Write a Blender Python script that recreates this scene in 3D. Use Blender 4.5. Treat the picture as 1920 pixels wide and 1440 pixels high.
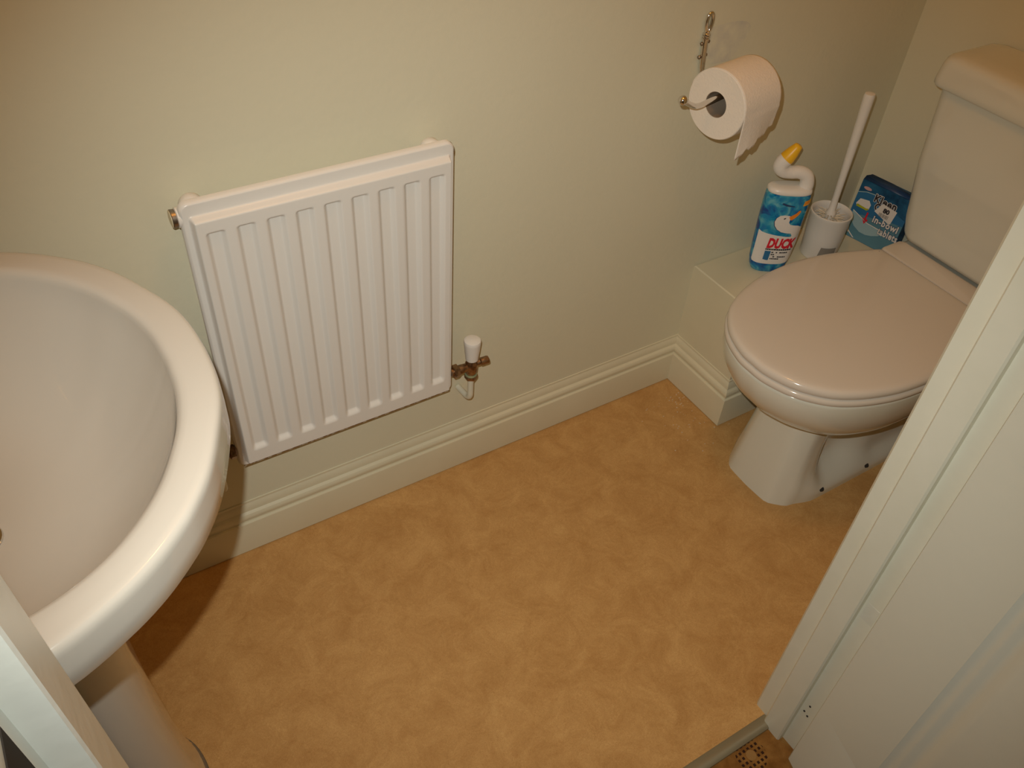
import bpy, bmesh, math, random
from mathutils import Vector, Matrix, geometry
from math import sin, cos, pi, radians, sqrt

for o in list(bpy.data.objects): bpy.data.objects.remove(o)
C = bpy.context.scene.collection
S = bpy.context.scene

# ---------------------------------------------------------------- camera
CAM = Vector((-1.21203, -1.10387, 1.42743))
YAW, PIT, ROL, FPX = 0.60308, 0.75413, 0.07769, 1611.98
Fw = Vector((sin(YAW)*cos(PIT), cos(YAW)*cos(PIT), -sin(PIT)))
R0 = Vector((cos(YAW), -sin(YAW), 0)); U0 = R0.cross(Fw)
Rt = cos(ROL)*R0 + sin(ROL)*U0
Up = -sin(ROL)*R0 + cos(ROL)*U0
cd = bpy.data.cameras.new('camera'); cam = bpy.data.objects.new('camera', cd); C.objects.link(cam)
cam.matrix_world = Matrix(((Rt.x, Up.x, -Fw.x, CAM.x), (Rt.y, Up.y, -Fw.y, CAM.y), (Rt.z, Up.z, -Fw.z, CAM.z), (0, 0, 0, 1)))
cd.sensor_width = 36; cd.lens = FPX/1920*36; cd.clip_start = .02
S.camera = cam

# ---------------------------------------------------------------- world, lights, exposure
w = bpy.data.worlds.new('world'); S.world = w; w.use_nodes = True
w.node_tree.nodes['Background'].inputs[0].default_value = (1, .58, .25, 1)
w.node_tree.nodes['Background'].inputs[1].default_value = .04
S.view_settings.view_transform = 'Standard'; S.view_settings.look = 'None'
S.view_settings.gamma = 1; S.view_settings.use_curve_mapping = False
S.view_settings.exposure = 0.0

def light(name, kind, loc, energy, color, **k):
    d = bpy.data.lights.new(name, kind); d.energy = energy; d.color = color
    for a, v in k.items(): setattr(d, a, v)
    o = bpy.data.objects.new(name, d); C.objects.link(o); o.location = loc
    return o
# the camera's own flash, up and to the left of the lens
fl = light('camera_flash', 'SPOT', CAM + Up*.055 - Rt*.032, 42.5, (1, 1, .92), spot_size=radians(87), spot_blend=1.0, shadow_soft_size=.006)
fl.matrix_world = Matrix.Translation(fl.location) @ (Fw + .05*Rt - .06*Up).to_track_quat('-Z', 'Y').to_matrix().to_4x4()
# tungsten bulb below the ceiling of the room
light('ceiling_bulb', 'POINT', (-.62, -.42, 2.2), 5.8, (1, .455, .105), shadow_soft_size=.07)

# ---------------------------------------------------------------- materials
def mat(name, col, rough=.5, spec=.5, metal=0, noise=None, bump=None, coat=0, rn=None):
    m = bpy.data.materials.new(name); m.use_nodes = True
    nt = m.node_tree; b = nt.nodes['Principled BSDF']
    b.inputs['Base Color'].default_value = (*col, 1); b.inputs['Roughness'].default_value = rough
    b.inputs['Specular IOR Level'].default_value = spec; b.inputs['Metallic'].default_value = metal
    b.inputs['Coat Weight'].default_value = coat; b.inputs['Coat Roughness'].default_value = .02
    tc = nt.nodes.new('ShaderNodeTexCoord')
    if noise:   # (scale, colour2, detail, lo, hi)
        n = nt.nodes.new('ShaderNodeTexNoise'); n.inputs['Scale'].default_value = noise[0]; n.inputs['Detail'].default_value = noise[2]
        nt.links.new(tc.outputs['Object'], n.inputs['Vector'])
        r = nt.nodes.new('ShaderNodeValToRGB'); r.color_ramp.elements[0].position = noise[3]; r.color_ramp.elements[1].position = noise[4]
        r.color_ramp.elements[0].color = (*noise[1], 1); r.color_ramp.elements[1].color = (*col, 1)
        nt.links.new(n.outputs['Fac'], r.inputs['Fac']); nt.links.new(r.outputs['Color'], b.inputs['Base Color'])
    if bump:    # (scale, strength, detail)
        n = nt.nodes.new('ShaderNodeTexNoise'); n.inputs['Scale'].default_value = bump[0]; n.inputs['Detail'].default_value = bump[2]
        nt.links.new(tc.outputs['Object'], n.inputs['Vector'])
        bu = nt.nodes.new('ShaderNodeBump'); bu.inputs['Strength'].default_value = bump[1]; bu.inputs['Distance'].default_value = .002
        nt.links.new(n.outputs['Fac'], bu.inputs['Height']); nt.links.new(bu.outputs['Normal'], b.inputs['Normal'])
    return m

M = {}
M['wall'] = mat('wall_paint', (.74, .70, .53), .75, .25, noise=(1.6, (.71, .67, .50), 6, .35, .65), bump=(70, .25, 3))
M['ceil'] = mat('ceiling_paint', (.78, .75, .66), .9, .2)
M['gloss'] = mat('gloss_paint', (.72, .665, .49), .38, .5, noise=(9, (.69, .63, .455), 4, .3, .7), bump=(30, .18, 3))
M['lining'] = mat('lining_paint', (.73, .715, .60), .35, .5, noise=(12, (.70, .685, .56), 4, .3, .7), bump=(35, .22, 3))
M['gloss_white'] = mat('white_gloss', (.78, .82, .77), .3, .5, bump=(40, .25, 3))
M['door'] = mat('door_paint', (.70, .70, .60), .42, .45, bump=(45, .15, 3))
M['porcelain'] = mat('porcelain', (.72, .70, .60), .12, .5, coat=.4)
M['basin'] = mat('basin_porcelain', (.625, .60, .54), .12, .5, coat=.8)
M['seat'] = mat('seat_plastic', (.70, .63, .545), .14, .5)
M['enamel'] = mat('radiator_enamel', (.80, .77, .72), .3, .5, bump=(160, .06, 2))
M['chrome'] = mat('chrome', (.75, .72, .68), .12, .5, 1)
M['steel'] = mat('worn_metal', (.45, .40, .34), .35, .5, 1, noise=(60, (.28, .22, .17), 4, .35, .7))
M['strip'] = mat('dull_aluminium', (.30, .26, .17), .42, .5, .5)
M['brass'] = mat('tarnished_brass', (.42, .27, .16), .38, .5, 1, noise=(120, (.20, .12, .07), 4, .35, .6), bump=(200, .3, 3))
M['verdigris'] = mat('verdigris_ring', (.30, .34, .20), .5, .4, .4)
M['white_plastic'] = mat('white_plastic', (.80, .77, .72), .3, .5)
M['cap_cream'] = mat('cream_cap', (.74, .66, .45), .4, .4)
M['rust'] = mat('bare_rusty_edge', (.30, .17, .07), .8, .2, noise=(90, (.62, .55, .42), 3, .45, .5))
M['pipe'] = mat('painted_pipe', (.72, .69, .56), .35, .5, bump=(90, .3, 2))
M['dark'] = mat('dark_recess', (.04, .035, .03), .8, .2)
M['dark_brown'] = mat('matt_dark_brown', (.16, .12, .08), .7, .3)  # plain dark brown, for the pedestal foot line and the plug hole
M['paper'] = mat('tissue_paper', (.86, .78, .68), .95, .1, bump=(260, .35, 3))
M['paper_end'] = mat('tissue_end', (.84, .78, .68), .95, .1, bump=(400, .3, 2))
M['card'] = mat('cardboard_tube', (.30, .24, .18), .9, .1)
M['yellow'] = mat('yellow_plastic', (.88, .50, .02), .35, .5)
M['orange'] = mat('orange_print', (.85, .25, .02), .4, .4)
M['amber'] = mat('amber_print', (.85, .45, .03), .4, .4)
M['red'] = mat('red_print', (.68, .02, .04), .4, .4)
M['black'] = mat('black_print', (.03, .025, .03), .5, .4)
M['label_white'] = mat('white_label', (.80, .76, .72), .35, .5)
M['navy'] = mat('navy_print', (.015, .05, .14), .4, .4)
M['mid_blue'] = mat('mid_blue_print', (.03, .16, .34), .4, .4)
M['pale_blue'] = mat('pale_blue_print', (.34, .50, .55), .4, .4)
M['grey_label'] = mat('grey_label', (.27, .25, .22), .5, .3)
M['lime'] = mat('olive_print', (.42, .44, .02), .5, .3)
M['bristle'] = mat('white_bristle', (.74, .66, .52), .8, .2)
M['putty'] = mat('filler_patch', (.68, .66, .56), .6, .3, bump=(60, .4, 3))
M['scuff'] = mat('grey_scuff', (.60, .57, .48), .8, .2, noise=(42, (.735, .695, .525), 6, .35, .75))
M['dust'] = mat('plaster_dust', (.66, .52, .36), .9, .1)

# bottle: turquoise with deep blue swirls
def marbled(name, stops, scale, dist=1.2, rough=.15):
    m = bpy.data.materials.new(name); m.use_nodes = True; nt = m.node_tree; b = nt.nodes['Principled BSDF']
    tc = nt.nodes.new('ShaderNodeTexCoord'); n = nt.nodes.new('ShaderNodeTexNoise')
    n.inputs['Scale'].default_value = scale; n.inputs['Detail'].default_value = 5; n.inputs['Distortion'].default_value = dist
    nt.links.new(tc.outputs['Object'], n.inputs['Vector'])
    r = nt.nodes.new('ShaderNodeValToRGB'); e = r.color_ramp.elements
    e[0].position = stops[0][0]; e[0].color = (*stops[0][1], 1); e[1].position = stops[-1][0]; e[1].color = (*stops[-1][1], 1)
    for p, c in stops[1:-1]:
        k = e.new(p); k.color = (*c, 1)
    nt.links.new(n.outputs['Fac'], r.inputs['Fac']); nt.links.new(r.outputs['Color'], b.inputs['Base Color'])
    b.inputs['Roughness'].default_value = rough
    return m
M['bottle'] = marbled('bottle_turquoise', [(.36, (.0, .06, .26)), (.46, (.0, .17, .42)), (.54, (.01, .27, .47)), (.66, (.12, .42, .52))], 34)
M['carton'] = marbled('carton_blue', [(.38, (.0, .035, .10)), (.55, (.01, .10, .22)), (.7, (.03, .17, .30))], 18, .6, .4)

# vinyl floor
def floor_mat():
    m = bpy.data.materials.new('tan_vinyl'); m.use_nodes = True; nt = m.node_tree; b = nt.nodes['Principled BSDF']; L = nt.links.new
    tc = nt.nodes.new('ShaderNodeTexCoord')
    def noise(sc, det, ro, di):
        n = nt.nodes.new('ShaderNodeTexNoise'); n.inputs['Scale'].default_value = sc; n.inputs['Detail'].default_value = det
        n.inputs['Roughness'].default_value = ro; n.inputs['Distortion'].default_value = di; L(tc.outputs['Object'], n.inputs['Vector']); return n
    big = noise(15, 12, .78, .6)
    r1 = nt.nodes.new('ShaderNodeValToRGB'); r1.color_ramp.elements[0].position = .37; r1.color_ramp.elements[0].color = (.50, .272, .092, 1)
    r1.color_ramp.elements[1].position = .63; r1.color_ramp.elements[1].color = (.635, .380, .146, 1)
    L(big.outputs['Fac'], r1.inputs['Fac'])
    # fine curly fibres, thicker in some patches
    fine = noise(95, 5, .65, 4.5)
    r2 = nt.nodes.new('ShaderNodeValToRGB'); e = r2.color_ramp.elements
    e[0].position = .455; e[0].color = (1, 1, 1, 1); e[1].position = .545; e[1].color = (1, 1, 1, 1)
    k = e.new(.5); k.color = (.70, .61, .48, 1)
    L(fine.outputs['Fac'], r2.inputs['Fac'])
    mx = nt.nodes.new('ShaderNodeMix'); mx.data_type = 'RGBA'; mx.blend_type = 'MULTIPLY'; mx.inputs[0].default_value = .75
    L(r1.outputs['Color'], mx.inputs[6]); L(r2.outputs['Color'], mx.inputs[7])
    L(mx.outputs[2], b.inputs['Base Color'])
    b.inputs['Roughness'].default_value = .5; b.inputs['Specular IOR Level'].default_value = .3
    return m
M['floor'] = floor_mat()

# hall carpet: brown with rings of dark dashes on a lattice
def carpet_mat():
    m = bpy.data.materials.new('brown_patterned_carpet'); m.use_nodes = True; nt = m.node_tree; b = nt.nodes['Principled BSDF']; L = nt.links.new
    tc = nt.nodes.new('ShaderNodeTexCoord')
    def mth(op, a, b_=None, c=None):
        n = nt.nodes.new('ShaderNodeMath'); n.operation = op
        for i, v in enumerate((a, b_, c)):
            if v is None: continue
            if isinstance(v, (int, float)): n.inputs[i].default_value = v
            else: L(v, n.inputs[i])
        return n.outputs[0]
    sx = nt.nodes.new('ShaderNodeSeparateXYZ'); L(tc.outputs['Object'], sx.inputs[0])
    P = .13
    u = mth('SUBTRACT', mth('FLOORED_MODULO', mth('ADD', sx.outputs[0], .468+P/2), P), P/2)
    v = mth('SUBTRACT', mth('FLOORED_MODULO', mth('ADD', sx.outputs[1], .822+P/2), P), P/2)
    r = mth('SQRT', mth('ADD', mth('MULTIPLY', u, u), mth('MULTIPLY', v, v)))
    # two rings of square dots
    cu = mth('GREATER_THAN', mth('SINE', mth('MULTIPLY', u, 2*pi/.0088)), -.1)
    cv = mth('GREATER_THAN', mth('SINE', mth('MULTIPLY', v, 2*pi/.0088)), -.1)
    band = mth('MULTIPLY', mth('GREATER_THAN', r, .0100), mth('LESS_THAN', r, .0275))
    dots = mth('MULTIPLY', mth('MULTIPLY', cu, cv), band)
    core = mth('LESS_THAN', r, .009)
    n = nt.nodes.new('ShaderNodeTexNoise'); n.inputs['Scale'].default_value = 45; n.inputs['Detail'].default_value = 5
    L(tc.outputs['Object'], n.inputs['Vector'])
    rp = nt.nodes.new('ShaderNodeValToRGB'); rp.color_ramp.elements[0].color = (.20, .085, .02, 1); rp.color_ramp.elements[1].color = (.36, .18, .05, 1)
    rp.color_ramp.elements[0].position = .3; rp.color_ramp.elements[1].position = .7
    L(n.outputs['Fac'], rp.inputs['Fac'])
    m1 = nt.nodes.new('ShaderNodeMix'); m1.data_type = 'RGBA'; L(dots, m1.inputs[0]); L(rp.outputs['Color'], m1.inputs[6]); m1.inputs[7].default_value = (.045, .02, .012, 1)
    m2 = nt.nodes.new('ShaderNodeMix'); m2.data_type = 'RGBA'; L(core, m2.inputs[0]); L(m1.outputs[2], m2.inputs[6]); m2.inputs[7].default_value = (.36, .20, .07, 1)
    L(m2.outputs[2], b.inputs['Base Color']); b.inputs['Roughness'].default_value = 1; b.inputs['Specular IOR Level'].default_value = .1
    n2 = nt.nodes.new('ShaderNodeTexNoise'); n2.inputs['Scale'].default_value = 900; L(tc.outputs['Object'], n2.inputs['Vector'])
    bu = nt.nodes.new('ShaderNodeBump'); bu.inputs['Strength'].default_value = .6; bu.inputs['Distance'].default_value = .003
    L(n2.outputs['Fac'], bu.inputs['Height']); L(bu.outputs['Normal'], b.inputs['Normal'])
    return m
M['carpet'] = carpet_mat()

# ---------------------------------------------------------------- object helpers
def worldloc(o):
    v = Vector((0, 0, 0))
    while o is not None: v += o.location; o = o.parent
    return v
def thing(name, label, cat, loc, group=None):
    o = bpy.data.objects.new(name, None); C.objects.link(o); o.location = loc
    o.empty_display_size = .05
    o['label'] = label; o['category'] = cat
    if group: o['group'] = group
    return o
def obj(name, geo, material, parent=None, sharp=35, label=None, kind=None, origin=None):
    """geo = (verts in world coordinates, faces)"""
    verts, faces = geo
    org = worldloc(parent) if parent is not None else Vector(origin or (0, 0, 0))
    me = bpy.data.meshes.new(name)
    me.from_pydata([tuple(Vector(v)-org) for v in verts], [], faces)
    bm = bmesh.new(); bm.from_mesh(me)
    bmesh.ops.remove_doubles(bm, verts=bm.verts, dist=1e-6)
    bmesh.ops.recalc_face_normals(bm, faces=bm.faces)
    bm.to_mesh(me); bm.free()
    me.shade_smooth(); me.set_sharp_from_angle(angle=radians(sharp))
    me.materials.append(material)
    o = bpy.data.objects.new(name, me); C.objects.link(o)
    if parent is not None: o.parent = parent
    else: o.location = org
    if label: o['label'] = label
    if kind: o['kind'] = kind
    return o
def tag(o, label, cat, group=None):
    o['label'] = label; o['category'] = cat
    if group: o['group'] = group
    return o

def join(*gs):
    V, F = [], []
    for v, f in gs:
        n = len(V); V += list(v); F += [tuple(i+n for i in q) for q in f]
    return V, F
def box(x0, x1, y0, y1, z0, z1, bev=0):
    if bev:
        rs = []
        for z, i in ((z0, bev), (z0+bev, 0), (z1-bev, 0), (z1, bev)):
            rs.append([(x0+i, y0+i, z), (x1-i, y0+i, z), (x1-i, y1-i, z), (x0+i, y1-i, z)])
        return loft(rs)
    v = [(x, y, z) for z in (z0, z1) for y in (y0, y1) for x in (x0, x1)]
    return v, [(0, 2, 3, 1), (4, 5, 7, 6), (0, 1, 5, 4), (2, 6, 7, 3), (0, 4, 6, 2), (1, 3, 7, 5)]
def loft(rings, cap0=True, cap1=True, closed=True):
    n = len(rings[0]); V = [tuple(p) for r in rings for p in r]; F = []
    for k in range(len(rings)-1):
        for i in range(n if closed else n-1):
            j = (i+1) % n
            F.append((k*n+i, k*n+j, (k+1)*n+j, (k+1)*n+i))
    if cap0: F.append(tuple(range(n))[::-1])
    if cap1: F.append(tuple(range((len(rings)-1)*n, len(rings)*n)))
    return V, F
def fillet(pts, r, n=6):
    out = [Vector(pts[0])]
    for i in range(1, len(pts)-1):
        a, b, c = Vector(pts[i-1]), Vector(pts[i]), Vector(pts[i+1])
        rr = min(r, (a-b).length*.49, (c-b).length*.49)
        p, q = b+(a-b).normalized()*rr, b+(c-b).normalized()*rr
        for k in range(n+1):
            t = k/n; out.append((1-t)**2*p + 2*t*(1-t)*b + t*t*q)
    out.append(Vector(pts[-1])); return out
def tube(path, r, n=14, caps=True):
    path = [Vector(p) for p in path]; rings = []
    t0 = (path[1]-path[0]).normalized()
    s = t0.cross(Vector((0, 0, 1)));
    if s.length < .1: s = t0.cross(Vector((1, 0, 0)))
    s.normalize()
    for i, p in enumerate(path):
        t = (path[min(i+1, len(path)-1)]-path[max(i-1, 0)]).normalized()
        s = (s - t*s.dot(t)).normalized(); u = t.cross(s)
        rr = r[i] if isinstance(r, (list, tuple)) else r
        rings.append([p + rr*(cos(a)*s+sin(a)*u) for a in [2*pi*k/n for k in range(n)]])
    return loft(rings, caps, caps)
def lathe(base, axis, prof, n=28):
    """prof = [(radius, distance along axis)]"""
    base = Vector(base); t = Vector(axis).normalized()
    s = t.cross(Vector((0, 0, 1)))
    if s.length < .1: s = t.cross(Vector((1, 0, 0)))
    s.normalize(); u = t.cross(s)
    return loft([[base + t*h + max(r, 1e-5)*(cos(a)*s+sin(a)*u) for a in [2*pi*k/n for k in range(n)]] for r, h in prof])
def sphere(c, r, n=16):
    return lathe(Vector(c)-Vector((0, 0, r)), (0, 0, 1), [(r*sin(pi*k/n), r-r*cos(pi*k/n)) for k in range(n+1)], n*2)
def crom(pts, per=6, closed=False):
    pts = [Vector(p) for p in pts]; out = []; n = len(pts)
    for i in range(n if closed else n-1):
        g = lambda k: pts[k % n] if closed else pts[max(0, min(n-1, k))]
        a, b, c, d = g(i-1), g(i), g(i+1), g(i+2)
        for k in range(per):
            t = k/per
            out.append(.5*((2*b)+(c-a)*t+(2*a-5*b+4*c-d)*t*t+(3*b-a-3*c+d)*t**3))
    if not closed: out.append(pts[-1])
    return out
def offset(poly, d):
    """inset (d>0) a closed counter-clockwise 2-D outline"""
    n = len(poly); out = []
    for i in range(n):
        a, b, c = poly[i-1], poly[i], poly[(i+1) % n]
        t = Vector((c[0]-a[0], c[1]-a[1]))
        if t.length < 1e-9: t = Vector((1, 0))
        t.normalize(); out.append((b[0]-t.y*d, b[1]+t.x*d))
    return out
def rrect(x0, x1, y0, y1, r, n=6):
    out = []
    for cx, cy, a0 in ((x1-r, y0+r, -90), (x1-r, y1-r, 0), (x0+r, y1-r, 90), (x0+r, y0+r, 180)):
        for k in range(n+1):
            a = radians(a0+90*k/n); out.append((cx+r*cos(a), cy+r*sin(a)))
    return out
def at_z(poly, z): return [(p[0], p[1], z) for p in poly]
def sweep_profile(path, prof):
    """mitred sweep: path = 2-D corners, prof = [(distance to the right of the path, z)]"""
    rings = []
    P = [Vector(p) for p in path]
    for i, p in enumerate(P):
        d0 = (P[i]-P[i-1]).normalized() if i else (P[1]-P[0]).normalized()
        d1 = (P[i+1]-P[i]).normalized() if i < len(P)-1 else d0
        n0, n1 = Vector((d0.y, -d0.x)), Vector((d1.y, -d1.x))
        m = n0+n1; m = m/ (m.dot(n0)) if m.length > 1e-6 else n0
        rings.append([(p.x+m.x*d, p.y+m.y*d, z) for d, z in prof])
    return loft(rings)

XL, XR, YF = -1.56, .5145, -.763          # left wall, right wall, room side of the door wall
CEIL = 2.38
# ---------------------------------------------------------------- the setting
def st(name, geo, m, **k): return obj(name, geo, m, kind='structure', **k)
st('floor', box(XL-.1, XR+.1, -.790, .1, -.06, 0), M['floor'])
st('floor_hall', box(-2.3, 1.3, -2.6, -.80, -.06, -.004), M['carpet'])
st('wall_back', box(XL-.1, XR+.1, 0, .1, 0, CEIL), M['wall'])
st('wall_right', box(XR, XR+.1, -.86, 0, 0, CEIL), M['wall'])
st('wall_left', box(XL-.1, XL, -.86, 0, 0, CEIL), M['wall'])
st('wall_front', join(box(-.366, XR, -.86, YF, 0, CEIL), box(XL, -1.336, -.86, YF, 0, CEIL), box(-1.336, -.366, -.86, YF, 2.03, CEIL)), M['wall'])
st('ceiling', box(XL-.1, XR+.1, -.86, .1, CEIL, CEIL+.06), M['ceil'])
BX, BD, BH = .018, .185, .325              # pipe boxing in the corner
st('wall_boxing', box(BX, XR, -BD, 0, 0, BH, .0025), M['gloss'])
prof = [(0, .002), (.018, .002), (.018, .0775), (.0172, .0805), (.0150, .0815), (.0128, .0820), (.0125, .0850), (.0140, .0880), (.0148, .0920), (.0142, .0965),
        (.0120, .1000), (.0085, .1020), (.0070, .1030), (.0068, .1075), (.0060, .1120), (.0040, .1170), (.0022, .1200), (.0020, .1245), (.0, .1251)]
def skirt(name, path): return st(name, sweep_profile(path, prof), M['gloss'], sharp=28)
skirt('baseboard_back', [(XL+.0, 0), (BX-.0, 0)])
skirt('baseboard_boxing', [(BX, 0), (BX, -BD), (XR, -BD)])
skirt('baseboard_left', [(XL, YF), (XL, -.001)])
skirt('baseboard_right', [(XR, -BD), (XR, YF)])
skirt('baseboard_front', [(XR, YF), (-.366, YF)])

# right door lining with its stop; painted filler patch and old screw holes in the rebate
st('trim_1', loft([[(x, y, z) for x, y in [(-.366, -.766), (-.366, -.757), (-.394, -.757), (-.3985, -.761), (-.3985, -.7885), (-.408, -.7885), (-.4105, -.791),
     (-.4105, -.824), (-.408, -.8265), (-.398, -.8265), (-.3975, -.868), (-.366, -.868)]] for z in (-.004, 2.03)]), M['lining'], sharp=25)
def lean(g):       # the latch side is a few millimetres out of plumb
    return [(x-.024*(z-.95), y, z) for x, y, z in g[0]], g[1]
st('trim_2', lean(loft([[(x, y, z) for x, y in [(-1.336, -.757), (-1.285, -.757), (-1.283, -.760), (-1.283, -.808), (-1.2845, -.8105), (-1.3035, -.8105),
     (-1.3035, -.866), (-1.306, -.868), (-1.336, -.868)]] for z in (-.004, 2.03)])), M['gloss_white'], sharp=25)
st('trim_3', join(box(-1.30, -.398, -.868, -.757, 1.995, 2.03)), M['lining'])
st('trim_4', loft([[(x, y, z) for y, z in [(-.8035, -.004), (-.8035, .0005), (-.800, .003), (-.792, .0045), (-.784, .003), (-.7805, .0005), (-.7805, -.004)]] for x in (-1.305, -.40)]), M['strip'])
sp = obj('strike_plate', lean(box(-1.3045, -1.3026, -.8500, -.8265, .93, 1.010)), M['dark'], origin=(-1.3035, -.84, .97))
tag(sp, 'dark metal strike plate let into the left door lining', 'strike plate')
st('trim_5', join(box(-.345, -.275, -.872, -.86, 0, 2.07), box(-1.42, -1.325, -.872, -.86, 0, 2.07)), M['lining'])
pa = obj('filler_patch', join(box(-.3980, -.3970, -.850, -.830, .385, .422, .0004)), M['putty'], origin=(-.3985, -.84, .4), label=None)
pa['kind'] = 'structure'; pa.name = 'trim_6'

# ---------------------------------------------------------------- door, folded back into the hall
DA = radians(74)
Dh = Vector((-.4245, -.8585, 0)); Du = Vector((-cos(DA), -sin(DA), 0)); Dn = Vector((-sin(DA), cos(DA), 0))   # along the leaf, towards the opening
def dP(s, d, z): return Dh + Du*s + Dn*d + Vector((0, 0, z))
def door_geo():
    W, H, T = .84, 1.975, .038
    xs = {0, .0008, .003, W-.003, W-.0008, W}; zs = {.008, .011, H-.003, H}
    panels = [(.122, .375, .19, .80), (.122, .375, .98, 1.82), (.465, .718, .19, .80), (.465, .718, .98, 1.82)]
    offs = [0, .004, .009, .013, .018, .023, .028, .034, .042, .050]
    for a, b, c, d in panels:
        for o_ in offs:
            xs |= {a+o_, b-o_}; zs |= {c+o_, d-o_}
    xs = sorted(round(v, 5) for v in xs); zs = sorted(round(v, 5) for v in zs)
    dep = [(0, 0), (.004, .0035), (.009, .005), (.013, .0035), (.018, .0038), (.023, .007), (.028, .008), (.034, .0055), (.042, .003), (.050, .0015)]
    def depth(s, z):
        e = min(s, W-s, z-.008, H-z)
        v = .003-e if e < .003 else 0
        for a, b, c, d in panels:
            i = min(s-a, b-s, z-c, d-z)
            if i >= 0:
                if i >= .05: return .0015
                for k in range(len(dep)-1):
                    if dep[k][0] <= i <= dep[k+1][0]+1e-9:
                        t = (i-dep[k][0])/(dep[k+1][0]-dep[k][0]); return dep[k][1]*(1-t)+dep[k+1][1]*t
        return v
    V, F = [], []
    n = len(xs)
    for z in zs:
        for s in xs: V.append(dP(s, -depth(s, z), z))
    for j in range(len(zs)-1):
        for i in range(n-1): F.append((j*n+i, j*n+i+1, (j+1)*n+i+1, (j+1)*n+i))
    k = len(V)
    for z in (.008, H):
        for s in (0, W): V.append(dP(s, -T, z))
    F.append((k, k+2, k+3, k+1))
    m = len(zs)-1
    F.append((k, k+1) + tuple(range(n-1, -1, -1)))
    F.append((k+2, ) + tuple(m*n+i for i in range(n)) + (k+3,))
    F.append((k, ) + tuple(j*n for j in range(m+1)) + (k+2,))
    F.append((k+1, k+3) + tuple(j*n+n-1 for j in range(m, -1, -1)))
    return V, F
dr = st('door_1', door_geo(), M['door'], sharp=40)

# screw holes of an old hinge in the lining (tiny dark plugs) belong to the lining
for y, z in ((-.838, .128), (-.842, .102), (-.834, .106)):
    h = obj('screw_hole', lathe((-.3990, y, z), (1, 0, 0), [(.0018, 0), (.0018, .0012)], 10), M['dark'], parent=bpy.data.objects['trim_1'])

# ---------------------------------------------------------------- radiator
RX0, RX1, RZ0, RZ1 = -1.0431, -.6248, .2695, .7945
rad = thing('radiator', 'white pressed steel panel radiator with nine vertical flutes hung on the cream wall', 'radiator', ((RX0+RX1)/2, -.045, RZ0))
def smooth(t): t = max(0, min(1, t)); return t*t*(3-2*t)
def rad_front():
    import itertools
    fx = [-1.0040+i*.0428 for i in range(9)]
    FW, BV = .0095, .006
    def frange(a, b, st_):
        n = max(1, round((b-a)/st_)); return [a+(b-a)*i/n for i in range(n+1)]
    xs = set(frange(RX0, RX1, .003)); zs = set(frange(RZ0, RZ1, .006))
    for c in fx: xs |= set(frange(c-.0135, c+.0165, .0011))
    for e in ((RX0, RX0+.018), (RX1-.018, RX1)): xs |= set(frange(*e, .001))
    zs |= set(frange(RZ0, RZ0+.02, .001)); zs |= set(frange(RZ1-.032, RZ1, .001)); zs |= set(frange(.306, .332, .0012)); zs |= set(frange(.734, .758, .0012))
    def clean(s, eps):
        s = sorted(s); o = [s[0]]
        for v in s[1:]:
            if v-o[-1] > eps: o.append(v)
        if s[-1]-o[-1] > 0: o[-1] = s[-1]
        return o
    xs, zs = clean(xs, .0005), clean(zs, .0005)
    def y(x, z):
        l, r, b, t = x-RX0, RX1-x, z-RZ0, RZ1-z
        f = smooth((l-.010)/.0055)*smooth((r-.008)/.004)*smooth((b-.011)/.004)*smooth((t-.0195)/.008)
        d = -.0475-.0115*f
        if f > .99:
            for c in fx:
                if abs(x-c) < .02:
                    g = smooth((x-(c-.0145))/.0080)*smooth(((c+.0155)-x)/.008)
                    g *= smooth((z-.310)/.012)*smooth((.7505-z)/.006)
                    d += .0068*g
        e = min(l, r, b, t)
        if e < .003: d += .003-e
        return d
    def rc(x, z):       # rounded corners
        r_ = .014
        cx = RX0+r_ if x < RX0+r_ else (RX1-r_ if x > RX1-r_ else None); cz = RZ0+r_ if z < RZ0+r_ else (RZ1-r_ if z > RZ1-r_ else None)
        if cx is None or cz is None: return x, z
        dx, dz = x-cx, z-cz; m = max(abs(dx), abs(dz)); L = math.hypot(dx, dz)
        if L < 1e-9: return x, z
        return cx+dx*m/L, cz+dz*m/L
    V, F = [], []; n = len(xs)
    for z in zs:
        for x in xs:
            X, Z = rc(x, z); V.append((X, y(x, z), Z))
    m = len(zs)
    for j in range(m-1):
        for i in range(n-1): F.append((j*n+i, j*n+i+1, (j+1)*n+i+1, (j+1)*n+i))
    loop = [i for i in range(n)] + [j*n+n-1 for j in range(1, m)] + [(m-1)*n+i for i in range(n-2, -1, -1)] + [j*n for j in range(m-2, 0, -1)]
    base = len(V)
    for k in loop: V.append((V[k][0], -.036, V[k][2]))
    for a in range(len(loop)):
        b = (a+1) % len(loop); F.append((loop[a], base+a, base+b, loop[b]))
    F.append(tuple(base+a for a in range(len(loop))))
    return V, F
obj('panel', rad_front(), M['enamel'], rad, sharp=50)
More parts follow.
